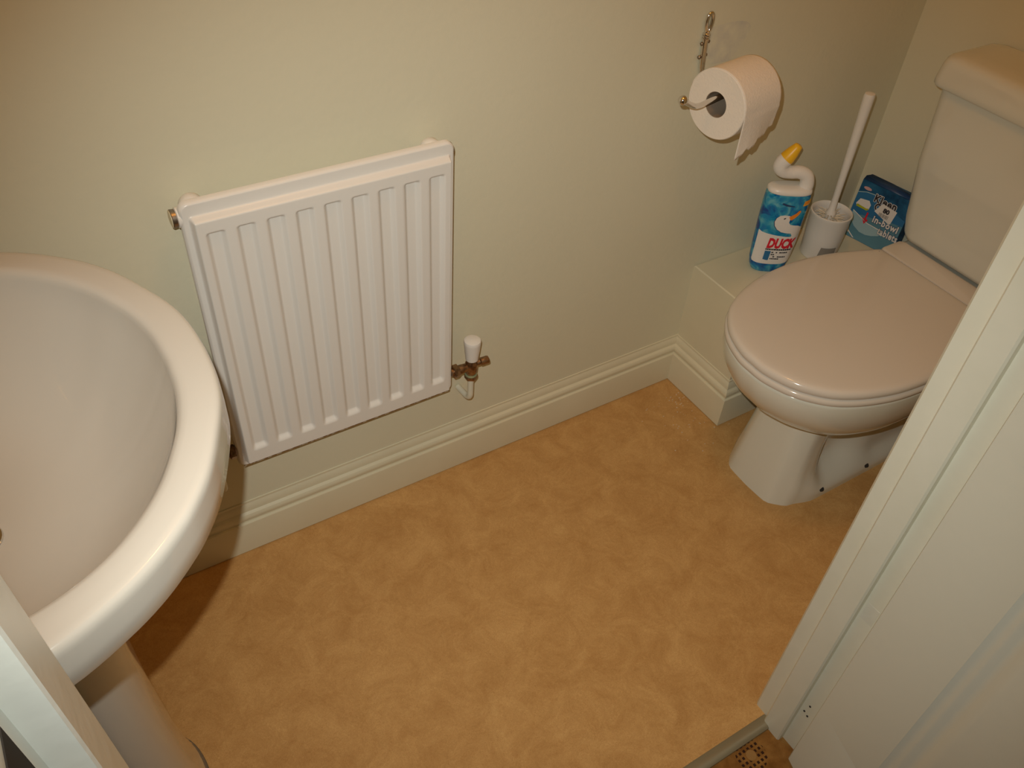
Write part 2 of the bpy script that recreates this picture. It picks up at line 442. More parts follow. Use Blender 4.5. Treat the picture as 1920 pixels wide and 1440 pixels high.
# raw seam along the bottom edge
obj('chipped_edge', join(box(RX0+.008, RX1-.006, -.0462, -.0380, RZ0-.0012, RZ0+.0004)), M['rust'], rad, label='bare rusty bottom edge')
for x in (RX0+.022, RX1-.03):
    obj('boss', join(lathe((x, -.038, RZ1-.0165), (0, 1, 0), [(.013, 0), (.0165, .006), (.0165, .018), (.013, .024)], 24)), M['enamel'], rad)
    obj('bracket', join(box(x-.014, x+.014, -.03, 0, RZ1-.12, RZ1-.045), box(x-.014, x+.014, -.004, 0, RZ1-.2, RZ1-.045)), M['enamel'], rad)
vb = obj('bleed_plug', lathe((RX0+.004, -.033, RZ1-.0255), (-1, 0, 0), [(.0135, 0), (.0145, .001), (.0145, .006), (.0125, .007)], 24), M['enamel'], rad)
obj('plug_ring', lathe((RX0-.002, -.033, RZ1-.0255), (-1, 0, 0), [(.0125, 0), (.0132, .0065), (.0126, .0075)], 28), M['steel'], vb, label='bare metal ring')
obj('plug_face', lathe((RX0-.0092, -.033, RZ1-.0255), (-1, 0, 0), [(.0122, 0), (.0120, .001), (.008, .0018), (.0001, .0018)], 20), M['cap_cream'], vb, label='cream painted plug face')
obj('end_cap', lathe((RX1-.003, -.033, RZ1-.020), (1, 0, 0), [(.0115, 0), (.0115, .004), (.009, .0055)], 20), M['steel'], rad)
# thermostat-less wheel valve, brass, at the lower right
VX, VY, VZ = -.5815, -.045, .3125
val = thing('radiator_valve', 'brass radiator valve with white wheelhead beside the lower right corner of the radiator', 'valve', (VX, VY, .216))
obj('union_nut', join(lathe((RX1-.001, VY, VZ), (1, 0, 0), [(.008, 0), (.008, .004)], 20), lathe((RX1+.003, VY, VZ), (1, 0, 0), [(.0125, 0), (.0138, .0015), (.0138, .010), (.0125, .0115)], 6),
    lathe((RX1+.0145, VY, VZ), (1, 0, 0), [(.0095, 0), (.0095, .006)], 20)), M['brass'], val, sharp=25)
obj('body', join(lathe((VX, VY, VZ-.021), (0, 0, 1), [(.0085, 0), (.0115, .006), (.0125, .016), (.0125, .026), (.010, .034), (.0085, .038)], 24),
    lathe((RX1+.020, VY, VZ), (1, 0, 0), [(.0095, 0), (.0085, .012), (.0085, .03)], 20),
    lathe((VX, VY, VZ+.002), (1, -.12, .10), [(.0080, 0), (.0062, .012), (.0062, .018), (.0080, .020), (.0080, .034), (.0072, .036)], 18)), M['brass'], val)
obj('compression_nut', join(lathe((VX, VY, VZ-.034), (0, 0, 1), [(.0095, 0), (.0128, .003), (.0132, .010), (.0120, .0125)], 6)), M['brass'], val, sharp=25)
obj('ring', lathe((VX, VY, VZ-.0235), (0, 0, 1), [(.0105, 0), (.0122, .001), (.0122, .003), (.0105, .004)], 24), M['verdigris'], val, label='green tarnished ring')
obj('wheelhead', lathe((VX+.001, VY, VZ+.0165), (0, 0, 1), [(.0105, 0), (.0125, .001), (.0165, .040), (.0168, .044), (.0158, .0475), (.012, .0492), (.0001, .0498)], 32), M['white_plastic'], val, label='white tapered plastic wheelhead')
obj('feed_pipe', tube(fillet([(VX, VY, VZ-.030), (VX, VY, .222), (VX-.004, -.002, .222)], .018, 8), .0062, 16), M['pipe'], val)
# the lockshield on the other side, in the basin's shade
LX = RX0-.034
lk = thing('lockshield_valve', 'small radiator valve at the lower left corner of the radiator beneath the basin rim', 'valve', (LX, VY, .12))
obj('union_nut', join(lathe((RX0+.001, VY, VZ), (-1, 0, 0), [(.008, 0), (.013, .003), (.013, .012), (.009, .014), (.009, .034)], 6)), M['brass'], lk)
obj('body', lathe((LX, VY, VZ-.026), (0, 0, 1), [(.010, 0), (.0125, .008), (.0125, .034), (.010, .042)], 24), M['brass'], lk)
obj('cap', lathe((LX, VY, VZ+.0155), (0, 0, 1), [(.0105, 0), (.0125, .002), (.011, .026), (.009, .028), (.0001, .0285)], 24), M['white_plastic'], lk, label='white plastic cap')
obj('feed_pipe', tube(fillet([(LX, VY, VZ-.024), (LX, VY, .222), (LX+.004, -.002, .222)], .018, 8), .0062, 16), M['pipe'], lk)

# ---------------------------------------------------------------- toilet
CY = -.370
toi = thing('toilet', 'close coupled cream toilet with closed lid standing against the right wall', 'toilet', (.2, CY, 0))
half = [(-.1815, 0), (-.1800, .030), (-.1665, .072), (-.1480, .103), (-.1180, .135), (-.0820, .157), (-.040, .1735), (.010, .1860), (.070, .1920), (.130, .1915), (.190, .1825), (.250, .1660), (.300, .1480), (.318, .1400)]
def outline(hp, back_x, r=.012, cy=CY, per=5):
    up = crom([(a, b, 0) for a, b in [(2*hp[0][0]-hp[0][0], 0)] + hp[1:]], per)
    pts = [(p.x, cy-p.y) for p in up]                      # tip -> back along -y side
    pts += [(back_x-.003, cy-hp[-1][1]+.001), (back_x, cy-hp[-1][1]+.008)]
    pts += [(back_x, cy-hp[-1][1]*(1-2*k/10)*.93) for k in range(1, 10)]
    pts += [(back_x, cy+hp[-1][1]-.008), (back_x-.003, cy+hp[-1][1]-.001)]
    pts += [(p.x, cy+p.y) for p in reversed(up)][:-1]
    return pts
LO = outline(half, .323)
def scl(poly, s, px=.18, dx=0, sy=None):
    sy = s if sy is None else sy
    return [(px+(x-px)*s+dx, CY+(y-CY)*sy) for x, y in poly]
lid_r = [(.4045, .004), (.4035, .0015), (.4060, .0), (.4120, -.0005), (.4165, .001), (.4195, .004), (.4212, .009), (.4220, .018), (.4226, .045), (.4230, .09)]
obj('lid', loft([at_z(offset(LO, d), z) for z, d in lid_r[:7]] + [at_z(scl(LO, k_, .10), z_) for k_, z_ in ((.93, .4219), (.86, .4226), (.7, .4232), (.45, .4236), (.2, .4237))]), M['seat'], toi, sharp=60)
seat_r = [(.3865, .010), (.3860, .001), (.3885, -.0015), (.3950, -.002), (.3990, 0), (.4012, .004), (.4020, .012)]
obj('seat', loft([at_z(offset(LO, d), z) for z, d in seat_r]), M['seat'], toi, sharp=60)
# pan: bowl, foot and rear shelf
def bowl():
    rings = []
    tab = [(.3850, .985, 0), (.3840, .992, 0), (.3780, .995, 0), (.3600, .992, 0), (.3350, .975, .001), (.3100, .945, .004), (.2850, .90, .010), (.2600, .835, .018), (.2380, .755, .028), (.2200, .665, .038), (.2080, .58, .046), (.2010, .48, .052), (.1985, .36, .055)]
    for z, s, dx in reversed(tab): rings.append(at_z(scl(LO, s, .17, dx, s), z))
    return loft(rings)
def foot():
    # outline of the foot at height z : right half by x, mirrored
    def wz(x, z):
        col = .089 - .014*smooth(z/.2)
        base = .0885 + .0165*smooth((x+.03)/.07)                      # the flange line on the floor
        rec = .050 + .02*smooth((z-.13)/.07)
        rear = .080 - .016*smooth((z-.05)/.14)
        t = smooth((x-.030)/.045); web = col*(1-t)+rec*t
        t2 = smooth((x-.105)/.10); web = web*(1-t2)+rear*t2
        k = smooth((z-.012)/(.075 if x < .14 else .075-.03*smooth((x-.14)/.1)))
        return base*(1-k)+web*k if z > .012 else base
    rings = []
    zs = [0, .006, .012, .016, .02, .025, .03, .036, .044, .055, .07, .09, .11, .13, .15, .17, .19, .205, .22, .235]
    for z in zs:
        xf = -.062 + .030*z/.2
        hw0 = .060-.012*z/.2
        half_ = [(xf-.0015, 0), (xf, hw0*.6), (xf+.0015, hw0*.88), (xf+.006, hw0+.003), (xf+.016, hw0+.013), (xf+.027, min(wz(xf+.027, z), hw0+.023))]
        x0 = xf+.036
        n = 30
        for k in range(n+1):
            x = x0+(.40-x0)*k/n; half_.append((x, wz(x, z)))
        half_ += [(.408, wz(.4, z)*.9), (.41, wz(.4, z)*.5)]
        ring = [(x, CY-y) for x, y in half_] + [(x, CY+y) for x, y in reversed(half_)][:-1]
        rings.append(at_z(ring, z))
    return loft(rings)
def shelf():
    rs = []
    for z, hw, x0, x1 in [(.20, .055, .22, .42), (.24, .075, .20, .44), (.28, .10, .18, .47), (.32, .125, .2, .50), (.36, .142, .22, .505), (.395, .147, .25, .507), (.4015, .1465, .255, .507), (.4055, .144, .26, .506), (.4070, .138, .27, .50)]:
        rs.append(at_z(rrect(x0, x1, CY-hw, CY+hw, min(.028, hw*.4)), z))
    return loft(rs)
pan = obj('pan', join(bowl(), foot(), shelf()), M['porcelain'], toi, sharp=60)
for x in (.057, .200):
    for s in (-1, 1):
        obj('screw_hole', lathe((x, CY+s*.1005, .0205), (0, s*.55, .83), [(.006, 0), (.0062, .004), (.003, .0045)], 18), M['dark'], pan)
# hinge cover between the lid and the cistern
obj('hinge_block', loft([at_z(rrect(.3255, .392, CY-.143+i, CY+.143-i, .010), z) for z, i in ((.404, 0), (.4135, 0), (.4165, .002), (.4175, .006))]), M['seat'], toi)
def cistern():
    rs = []
    for z, fx, hw, r in [(.4185, .412, .140, .03), (.4195, .402, .148, .034), (.424, .394, .1555, .036), (.435, .391, .160, .036), (.47, .3855, .1655, .034), (.53, .3770, .170, .032), (.580, .3695, .1739, .030), (.590, .3675, .1746, .030),
                         (.598, .3662, .1752, .030), (.65, .3665, .1792, .029), (.70, .367, .1830, .028), (.7655, .3675, .188, .026)]:
        rs.append(at_z(rrect(fx, .508, CY-hw, CY+hw, r, 8), z))
    return loft(rs)
cis = obj('cistern', cistern(), M['porcelain'], toi, sharp=60)
def clid():
    rs = []
    for z, i in [(.7575, .005), (.7560, .001), (.7590, -.001), (.770, -.001), (.795, .0015), (.806, .004), (.812, .008), (.8155, .014), (.8175, .022), (.8190, .05)]:
        rs.append(at_z(rrect(.355+i, .5135-i*.2, CY-.2+i, CY+.2-i, .024, 8), z))
    return loft(rs)
obj('cistern_lid', clid(), M['porcelain'], cis, sharp=60)

# ---------------------------------------------------------------- wash basin
BY = -.402
bas = thing('wash_basin', 'cream pedestal wash basin with a rounded front beside the door opening', 'wash basin', (-1.36, BY, 0))
bh = [(-1.1045, 0), (-1.1065, .040), (-1.1135, .078), (-1.1285, .118), (-1.1485, .160), (-1.1695, .191), (-1.1880, .2115), (-1.2180, .2375), (-1.2530, .2590), (-1.3000, .2790), (-1.3600, .290), (-1.43, .290), (-1.50, .282), (-1.552, .272)]
def bout(hp, back, flat=True):
    up = crom([(a, b, 0) for a, b in hp], 5)
    pts = [(p.x, BY+p.y) for p in up]
    pts += [(back, BY+hp[-1][1]*(1-2*k/12)) for k in range(1, 12)]
    pts += [(p.x, BY-p.y) for p in reversed(up)][:-1]
    return pts
BO = bout(bh, -1.556)
ih = [(-1.1430, 0), (-1.1460, .045), (-1.1560, .087), (-1.1710, .122), (-1.1920, .158), (-1.2200, .190), (-1.2540, .216), (-1.2950, .234), (-1.3400, .242), (-1.385, .239), (-1.425, .223), (-1.450, .195), (-1.461, .165), (-1.466, .13)]
BI = bout(ih, -1.466)
DR = Vector((-1.362, -.402))
def toward(poly, c, s): return [(c[0]+(x-c[0])*s, c[1]+(y-c[1])*s) for x, y in poly]
def basin():
    rs = [at_z(toward(BO, (-1.42, BY), .45), .640), at_z(toward(BO, (-1.41, BY), .58), .655), at_z(toward(BO, (-1.40, BY), .70), .69), at_z(toward(BO, (-1.40, BY), .80), .73),
          at_z(toward(BO, (-1.42, BY), .885), .765), at_z(offset(BO, .014), .784), at_z(offset(BO, .008), .7900), at_z(offset(BO, .0065), .7925), at_z(offset(BO, .0025), .7965), at_z(offset(BO, -.0005), .801), at_z(offset(BO, -.0005), .820), at_z(offset(BO, .0), .838),
          at_z(offset(BO, .0003), .8420), at_z(offset(BO, .0014), .8460), at_z(offset(BO, .0034), .8487), at_z(offset(BO, .0062), .8499), at_z(offset(BO, .0115), .8503)]
    # morph across the rim to the inner edge
    n = len(BO)
    O2 = offset(BO, .0115)
    for t_, z_ in ((.3, .8505), (.65, .8502), (.86, .8492)): rs.append([(O2[i][0]+(BI[i][0]-O2[i][0])*t_, O2[i][1]+(BI[i][1]-O2[i][1])*t_, z_) for i in range(n)])
    rs.append([(BI[i][0], BI[i][1], .8470) for i in range(n)])
    def q(s, z): return [(DR.x+(BI[i][0]-DR.x)*s, DR.y+(BI[i][1]-DR.y)*s, z) for i in range(n)]
    rs += [q(.991, .8445), q(.983, .8395), q(.976, .832)]
    for k in range(1, 27):       # smooth hollow down to the waste
        u = .976 + (.09-.976)*k/26
        rs.append(q(u, .6895 + (.832-.6895)*(u/.976)**3.6))
    return loft(rs)
bo = obj('bowl', basin(), M['basin'], bas, sharp=60)
dr_ = obj('drain', lathe((DR.x, DR.y, .688), (0, 0, 1), [(.021, 0), (.0225, .0025), (.0215, .0045), (.0185, .0045), (.017, .003)], 32), M['chrome'], bas, label='chrome waste ring')
obj('plug_hole', lathe((DR.x, DR.y, .6905), (0, 0, 1), [(.0168, 0), (.0166, .0012), (.0001, .0013)], 28), M['dark_brown'], dr_)
def ped():
    rs = []
    for z, fx, hw in [(0, -1.2580, .100), (.004, -1.2565, .102), (.02, -1.2600, .0985), (.06, -1.2660, .093), (.15, -1.2730, .088), (.30, -1.2790, .086), (.45, -1.2800, .088), (.58, -1.2760, .094), (.672, -1.2700, .100)]:
        pts = []
        for k in range(25):
            a = -pi/2+pi*k/24; ca, sa = cos(a), sin(a)
            pts.append((fx-.078+.078*abs(ca)**.72, BY+hw*(abs(sa)**.80)*(1 if sa > 0 else -1)))
        pts += [(-1.47, BY+hw*.96), (-1.50, BY+hw*.7), (-1.50, BY-hw*.7), (-1.47, BY-hw*.96)]
        rs.append(at_z(pts, z))
    return loft(rs)
obj('pedestal', ped(), M['basin'], bas, sharp=60)
pr = [(p[0], p[1]) for p in [(v[0], v[1]) for v in ped()[0][:29]]]
obj('edging', loft([at_z(offset(pr, -.0035), .0), at_z(offset(pr, -.003), .0018), at_z(offset(pr, .002), .0022)]), M['dark_brown'], bas, label='dark sealant line round the pedestal foot')  # thin dark brown line laid round the pedestal foot

# ---------------------------------------------------------------- toilet roll and its holder
ax = Vector((cos(.159), sin(.159), 0)); sd = Vector((-sin(.159), cos(.159), 0)); RC = Vector((-.141, -.102, .780)); RR, RH, RL = .061, .0225, .103
def roll_body():
    V, F = [], []; n = 72; cols = []
    for r, d in [(RH, 0), (RR-.0015, 0), (RR, .0015), (RR, RL-.0015), (RR-.0015, RL), (RH, RL)]:
        cols.append([RC + ax*d + r*(cos(a)*sd+sin(a)*Vector((0, 0, 1))) for a in [2*pi*k/n for k in range(n)]])
    return loft(cols + [cols[0]], False, False)
rol = thing('toilet_roll', 'white toilet roll on the chrome holder with a torn sheet hanging down', 'toilet roll', tuple(RC))
obj('paper', roll_body(), M['paper'], rol, sharp=40)
tn = 48
inner = [[RC + ax*d + r*(cos(a)*sd+sin(a)*Vector((0, 0, 1))) for a in [2*pi*k/tn for k in range(tn)]] for r, d in [(RH, .0008), (RH, RL-.0008), (RH-.0009, RL-.0008), (RH-.0009, .0008), (RH, .0008)]]
obj('cardboard_tube', loft(inner, False, False), M['card'], rol)
def sheet():
    V, F = [], []; nx, nz = 24, 22; rnd = random.Random(4)
    for i in range(nx+1):
        d = .0006 + (RL-.0012)*i/nx; f = i/nx
        end = .0765 - .034*f + .0035*sin(f*19) + .0025*sin(f*41+1)           # hanging length below the axis height, torn on a slant
        path = []
        for k in range(25):
            a = radians(15 + 165*k/24); rr = RR+.00025+.00035*k/24; path.append((cos(a)*rr, sin(a)*rr))
        for k in range(1, nz-8):
            t = k/(nz-9); path.append((-(RR+.0006)-.004*t*sin(f*5)-.001, -end*t))
        for p, q in path: V.append(RC + ax*d + sd*p + Vector((0, 0, q)))
        m = len(path)
    for i in range(nx):
        for k in range(m-1): F.append((i*m+k, i*m+k+1, (i+1)*m+k+1, (i+1)*m+k))
    return V, F
shm = obj('hanging_sheet', sheet(), M['paper'], rol, sharp=60)
sol = shm.modifiers.new('thickness', 'SOLIDIFY'); sol.thickness = .0003; sol.offset = 0
hol = thing('toilet_roll_holder', 'chrome wire toilet roll holder screwed to the wall with a loop on top', 'toilet roll holder', (-.098, -.01, .80))
# flat bar with loop at its top
wy = -.0065
lp = [(-.1005+.0066*sin(a)*(1-.25*cos(a)), wy, .8810+.0165*-cos(a)) for a in [2*pi*k/28 for k in range(28)]]
lp = [Vector(p) for p in lp]; lp.append(lp[0]); 
obj('loop', tube(lp, .0034, 12, False), M['chrome'], hol)
obj('bar', join(tube([(-.1020, wy, .867), (-.1015, wy, .845), (-.0985, wy, .815), (-.0965, wy, .800)], [.0050, .0055, .0055, .0050], 16)), M['chrome'], hol)
obj('collar', join(*[lathe((-.1018, wy, .8600-.0042*k), (0, 0, 1), [(.0055, 0), (.0072, .001), (.0072, .0028), (.0055, .0038)], 18) for k in range(3)]), M['chrome'], hol)
for z in (.846, .822):
    for s in (-1, 1):
        obj('screw', sphere((-.100+s*.0068, wy+.001, z+.0015*s), .0036, 8), M['steel'], hol)
for x_, z_ in ((-.1005, .850), (-.0985, .815)): obj('wall_stud', lathe((x_, -.0005, z_), (0, -1, 0), [(.004, 0), (.004, .003), (.003, .006)], 16), M['chrome'], hol)
azr = RC.z + RH - .0064
A = lambda d, s=0, z=azr: RC + ax*d + sd*s + Vector((0, 0, z-RC.z))
arm = fillet([(-.0965, wy, .803), (-.092, wy-.002, .772), (-.020, wy-.004, .758), A(RL+.030, .060, .775), A(RL+.030, 0, azr), A(.05, 0), A(-.052, 0, azr-.006), A(-.078, -.002, azr+.006), A(-.100, -.003, azr+.019)], .014, 7)
obj('arm', tube(arm, .0046, 14), M['chrome'], hol)
e_ = arm[-1]
obj('ball_end', sphere(e_, .0084, 12), M['chrome'], hol)
# grey smudge where an older fitting was
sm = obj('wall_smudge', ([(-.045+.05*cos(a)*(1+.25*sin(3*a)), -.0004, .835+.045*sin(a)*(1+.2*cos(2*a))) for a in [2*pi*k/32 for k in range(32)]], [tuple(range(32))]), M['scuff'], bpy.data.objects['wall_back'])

# ---------------------------------------------------------------- things on the boxing
# squeezy toilet cleaner bottle
BC = Vector((.158, -.080, BH)); th = radians(32)
bu_, bn_ = Vector((cos(th), -sin(th), 0)), Vector((-sin(th), -cos(th), 0))
bot = thing('cleaner_bottle', 'turquoise toilet cleaner bottle with curved white neck and yellow spout, left of the toilet brush', 'bottle', tuple(BC))
def bw(z):
    tab = [(0, .029), (.004, .035), (.012, .0392), (.03, .0428), (.07, .0450), (.12, .0468), (.17, .0478), (.19, .0470), (.200, .0450)]
    for (a, p), (b, q) in zip(tab, tab[1:]):
        if z <= b: return p+(q-p)*(z-a)/(b-a)
    return tab[-1][1]
def bd(z): return bw(z)*.52
def bP(w_, d, z): return BC + bu_*w_ + bn_*d + Vector((0, 0, z))
def sring(W_, D_, z, n=56, p=2.7, wc=0):
    return [bP(wc+W_*math.copysign(abs(cos(a))**(2/p), cos(a)), D_*math.copysign(abs(sin(a))**(2/p), sin(a)), z) for a in [2*pi*k/n for k in range(n)]]
obj('body', loft([sring(bw(0)*.9, bd(0)*.8, .0015)]+[sring(bw(z), bd(z), z) for z in (0, .004, .012, .02, .03, .05, .07, .095, .12, .145, .17, .18, .19, .196, .200)]), M['bottle'], bot, sharp=60)
capm = obj('cap', join(loft([sring(.0455, .0240, .197), sring(.0470, .0250, .199), sring(.0465, .0245, .203), sring(.0450, .0235, .2065), sring(.0400, .0200, .2090), sring(.030, .014, .2105)]),
    tube([bP(a, 0, b) for a, b in [(p.x, p.y) for p in crom([(.030, .198, 0), (.0315, .216, 0), (.0255, .233, 0), (.010, .2405, 0), (-.008, .2395, 0), (-.023, .2415, 0), (-.0325, .2495, 0), (-.0320, .2600, 0), (-.0265, .2690, 0)], 6)]],
         [.0155-.0020*sin(pi*k/48) for k in range(24)] + [.0135+.002*smooth((k-24)/12) for k in range(24, 49)], 24)), M['white_plastic'], bot, sharp=60, label='white curved neck')
obj('spout', tube([bP(a, 0, b) for a, b in [(-.0282, .2660), (-.0235, .2730), (-.0165, .2850), (-.0110, .2950), (-.0088, .2990), (-.0080, .3005)]], [.0150, .0152, .0128, .0098, .0082, .0050], 24), M['yellow'], bot, sharp=60, label='yellow spout')
def surf(w_, z, off=.0004, p=2.7):
    W_, D_ = bw(z), bd(z); t = min(.97, abs(w_)/W_)
    return bP(max(-.99*W_, min(.99*W_, w_)), D_*(1-t**p)**(1/p)+off, z)
def decal(poly, mapf, step=.004):
    """flat polygon(s) in (s, t) metres, cut finely and laid on a surface"""
    bm = bmesh.new()
    polys = poly if isinstance(poly[0][0], (tuple, list)) else [poly]
    for pl in polys:
        vs = [bm.verts.new((a, b, 0)) for a, b in pl]
        es = [bm.edges.new((vs[i], vs[(i+1) % len(vs)])) for i in range(len(vs))]
        bmesh.ops.triangle_fill(bm, use_beauty=True, edges=es)
    xs = [v.co.x for v in bm.verts]; ys = [v.co.y for v in bm.verts]
    for ax_, lo, hi in ((0, min(xs), max(xs)), (1, min(ys), max(ys))):
        k = lo+step
        while k < hi:
            co = (k, 0, 0) if ax_ == 0 else (0, k, 0); no = (1, 0, 0) if ax_ == 0 else (0, 1, 0)
            bmesh.ops.bisect_plane(bm, geom=bm.verts[:]+bm.edges[:]+bm.faces[:], plane_co=co, plane_no=no)
            k += step
    V = [mapf(v.co.x, v.co.y) for v in bm.verts]; bm.verts.index_update()
    F = [tuple(v.index for v in f.verts) for f in bm.faces]; bm.free()
    return V, F
def text_geo(txt, size, x0, y0, mapf, shear=0, bold=0, xs=1, rot=0, step=.004, space=1):
    cu = bpy.data.curves.new('t', 'FONT'); cu.body = txt; cu.size = size; cu.shear = shear; cu.offset = bold; cu.resolution_u = 2; cu.space_character = space
    o = bpy.data.objects.new('t', cu); C.objects.link(o)
    dg = bpy.context.evaluated_depsgraph_get(); dg.update()
    me = bpy.data.meshes.new_from_object(o.evaluated_get(dg))
    bm = bmesh.new(); bm.from_mesh(me)
    for k in range(1, 60):
        if k*step > len(txt)*size: break
        bmesh.ops.bisect_plane(bm, geom=bm.verts[:]+bm.edges[:]+bm.faces[:], plane_co=(k*step, 0, 0), plane_no=(1, 0, 0))
    bm.verts.index_update(); c_, s_ = cos(rot), sin(rot)
    V = [mapf(x0+(v.co.x*c_-v.co.y*s_)*xs, y0+v.co.x*s_+v.co.y*c_) for v in bm.verts]; F = [tuple(v.index for v in f.verts) for f in bm.faces]
    bm.free(); bpy.data.objects.remove(o); bpy.data.curves.remove(cu); bpy.data.meshes.remove(me)
    return V, F
# photograph-crop readings turned into (w, z) on the bottle's face
def rd(a, b):
    X, Y = 1400+a/8-1435, 501-(340+b/8)
    z = (Y + .05*X)/ (680+.05*228); return ((X-228*z)/860, z)
lab = [(-.0455, .108)] + [(-.0455+.0915*k/10, .108-.0005*k/10) for k in range(1, 6)] 
s_curve = [rd(*p) for p in [(646, 748), (634, 716), (560, 708), (485, 692), (425, 655), (393, 605), (392, 550), (425, 500), (475, 470), (540, 462), (610, 470), (640, 485), (622, 520), (604, 560), (622, 592), (680, 604), (745, 616), (800, 650), (822, 700)]]
lab = [(-.0438, .1080)] + [rd(*p) for p in [(210, 702), (330, 722), (440, 742), (530, 754), (600, 760), (634, 760)]] + s_curve + [(.0475, .095), (.0475, .06), (.0465, .048), (.042, .036), (.034, .0285), (.022, .026), (0, .025), (-.03, .0255), (-.0398, .027), (-.0415, .032)]
label = obj('front_label', decal(lab, surf), M['label_white'], bot, label='white label panel')
sur2 = lambda a, b: surf(a, b, .0008)
obj('edge_line', decal([[(p[0]-.0016, p[1]-.0003), (q[0]-.0016, q[1]-.0003), q, p][::-1] for p, q in zip(s_curve[1:9], s_curve[2:10])], lambda a, b: surf(a, b, .0006)), M['navy'], label)
obj('logo_beak', decal([rd(*p) for p in [(606, 486), (660, 462), (710, 440), (752, 408), (778, 405), (782, 425), (740, 470), (690, 502), (640, 530), (618, 520)]], sur2), M['orange'], label)
obj('logo_eye', decal([rd(*p) for p in [(522, 512), (536, 500), (560, 494), (556, 506), (534, 518)]], sur2), M['black'], label)
obj('lettering', text_geo('DUCK', .0335, -.0205, .0690, sur2, shear=.12, bold=.0019, xs=.62), M['red'], label)
bars = []
rnd = random.Random(3)
for row, (z, a, b, h) in enumerate([(.0625, -.021, .036, .0038), (.0553, -.006, .030, .0030), (.0497, -.006, .010, .0030), (.0440, -.006, .032, .0030), (.0385, -.006, .014, .0030)]):
    x_ = a
    while x_ < b:
        l_ = rnd.uniform(.0022, .0050); 
        if rnd.random() < .9: bars.append([(x_, z), (min(b, x_+l_), z), (min(b, x_+l_)+.0004, z+h), (x_+.0004, z+h)])
        x_ += l_+.0006
obj('small_print', decal(bars, sur2), M['black'], label)
obj('blue_panel', decal([(-.0205, .0375), (-.0120, .0355), (-.0085, .0360), (-.0075, .0600), (-.0205, .0600)], sur2), M['mid_blue'], label)
obj('offer_flash', decal([rd(*p) for p in [(806, 352), (840, 292), (950, 284), (958, 340), (900, 352)]], sur2), M['amber'], bot)
obj('offer_stripe', decal([rd(*p) for p in [(822, 338), (846, 306), (905, 296), (925, 302), (905, 330)]], lambda a, b: surf(a, b, .0012)), M['orange'], bot)
obj('top_print', decal([rd(*p) for p in [(500, 318), (520, 300), (600, 326), (690, 345), (684, 356), (590, 346), (560, 342)]], sur2), M['navy'], bot)

# toilet brush in its pot
KC = Vector((.312, -.092, BH))
bru = thing('toilet_brush_holder', 'white round toilet brush pot standing on the boxing between the bottle and the blue carton', 'brush holder', tuple(KC))
obj('pot', lathe(KC, (0, 0, 1), [(.0001, .001), (.034, 0), (.0395, .001), (.0410, .004), (.0430, .060), (.0450, .104), (.0462, .1085), (.0458, .1110), (.0440, .1118), (.0424, .1105), (.0415, .100), (.040, .05), (.038, .006), (.0001, .005)], 56), M['white_plastic'], bru, sharp=50)
def on_pot(a, z):      # a = metres round the front
    r = .0412+.0022*z/.06*1.0+.0006; an = radians(-132)+a/r
    return KC + Vector((cos(an)*r, sin(an)*r, z))
obj('sticker', decal([(-.010, .008), (.030, .008), (.030, .040), (-.006, .040)], on_pot), M['grey_label'], bru, label='grey sticker')
brs = thing('toilet_brush', 'white long handled toilet brush standing in the round pot', 'toilet brush', (KC.x, KC.y, BH+.006))
hd = Vector((-.035, .004, 1)).normalized()
h0 = KC + Vector((.002, 0, .006))
obj('handle', lathe(h0, hd, [(.006, .0), (.006, .05), (.0100, .088), (.0112, .098), (.0110, .104), (.0076, .110), (.0070, .14), (.0078, .20), (.0092, .27), (.0104, .33), (.0112, .368), (.0112, .376), (.0100, .3800), (.0001, .3815)], 28), M['white_plastic'], brs, sharp=60)
bv, bf = [], []
rnd = random.Random(8)
for k in range(420):
    a, h = rnd.uniform(0, 2*pi), rnd.uniform(.012, .096)
    base_ = h0+hd*h; d = Vector((cos(a), sin(a), rnd.uniform(-.15, .55))).normalized(); L_ = rnd.uniform(.026, .035)
    g = tube([base_+d*.004, base_+d*L_*.6+Vector((0, 0, .002)), base_+d*L_], .0007, 4)
    n_ = len(bv); bv += list(g[0]); bf += [tuple(i+n_ for i in q) for q in g[1]]
bh_ = obj('bristles', (bv, bf), M['bristle'], brs); bh_['kind'] = 'stuff'

# blue carton against the right wall
K0 = Vector((.430, -.057, BH)); kd = Vector((.17, -.985, 0)).normalized(); kn = Vector((-kd.y, kd.x, 0)); kn = kn if kn.x < 0 else -kn
KW, KH, KT = .128, .140, .036
kl = Vector((.0, 0, 1)) - kn*.10; kl.normalize()
def kP(s, t, d=0): return K0 + kd*s + kl*t + kn*d
car = thing('tablet_carton', 'blue carton of toilet tablets leaning on the right wall behind the brush pot', 'carton', tuple(K0))
def carton():
    V = [kP(s, t, d) for t in (0, KH) for s, d in ((0, 0), (KW, 0), (KW, -KT), (0, -KT))]
    V = [Vector((v.x, v.y, max(v.z, BH))) for v in V]
    return V, [(0, 1, 5, 4), (1, 2, 6, 5), (2, 3, 7, 6), (3, 0, 4, 7), (3, 2, 1, 0), (4, 5, 6, 7)]
obj('box', carton(), M['carton'], car)
obj('flap', ([kP(0, KH, -.001), kP(KW, KH, -.001), kP(KW*.96, KH+.004, -.014), kP(KW*.5, KH+.009, -.018), kP(.012, KH+.012, -.012), kP(.002, KH+.008, -.004)], [(0, 1, 2, 3, 4, 5)]), M['navy'], car, label='half open dark blue top flap').modifiers.new('t', 'SOLIDIFY').thickness = .0006
km = lambda s, t: kP(s, t, .0004)
km2 = lambda s, t: kP(s, t, .0008)
km3 = lambda s, t: kP(s, t, .0012)
km4 = lambda s, t: kP(s, t, .0016)
big = 9
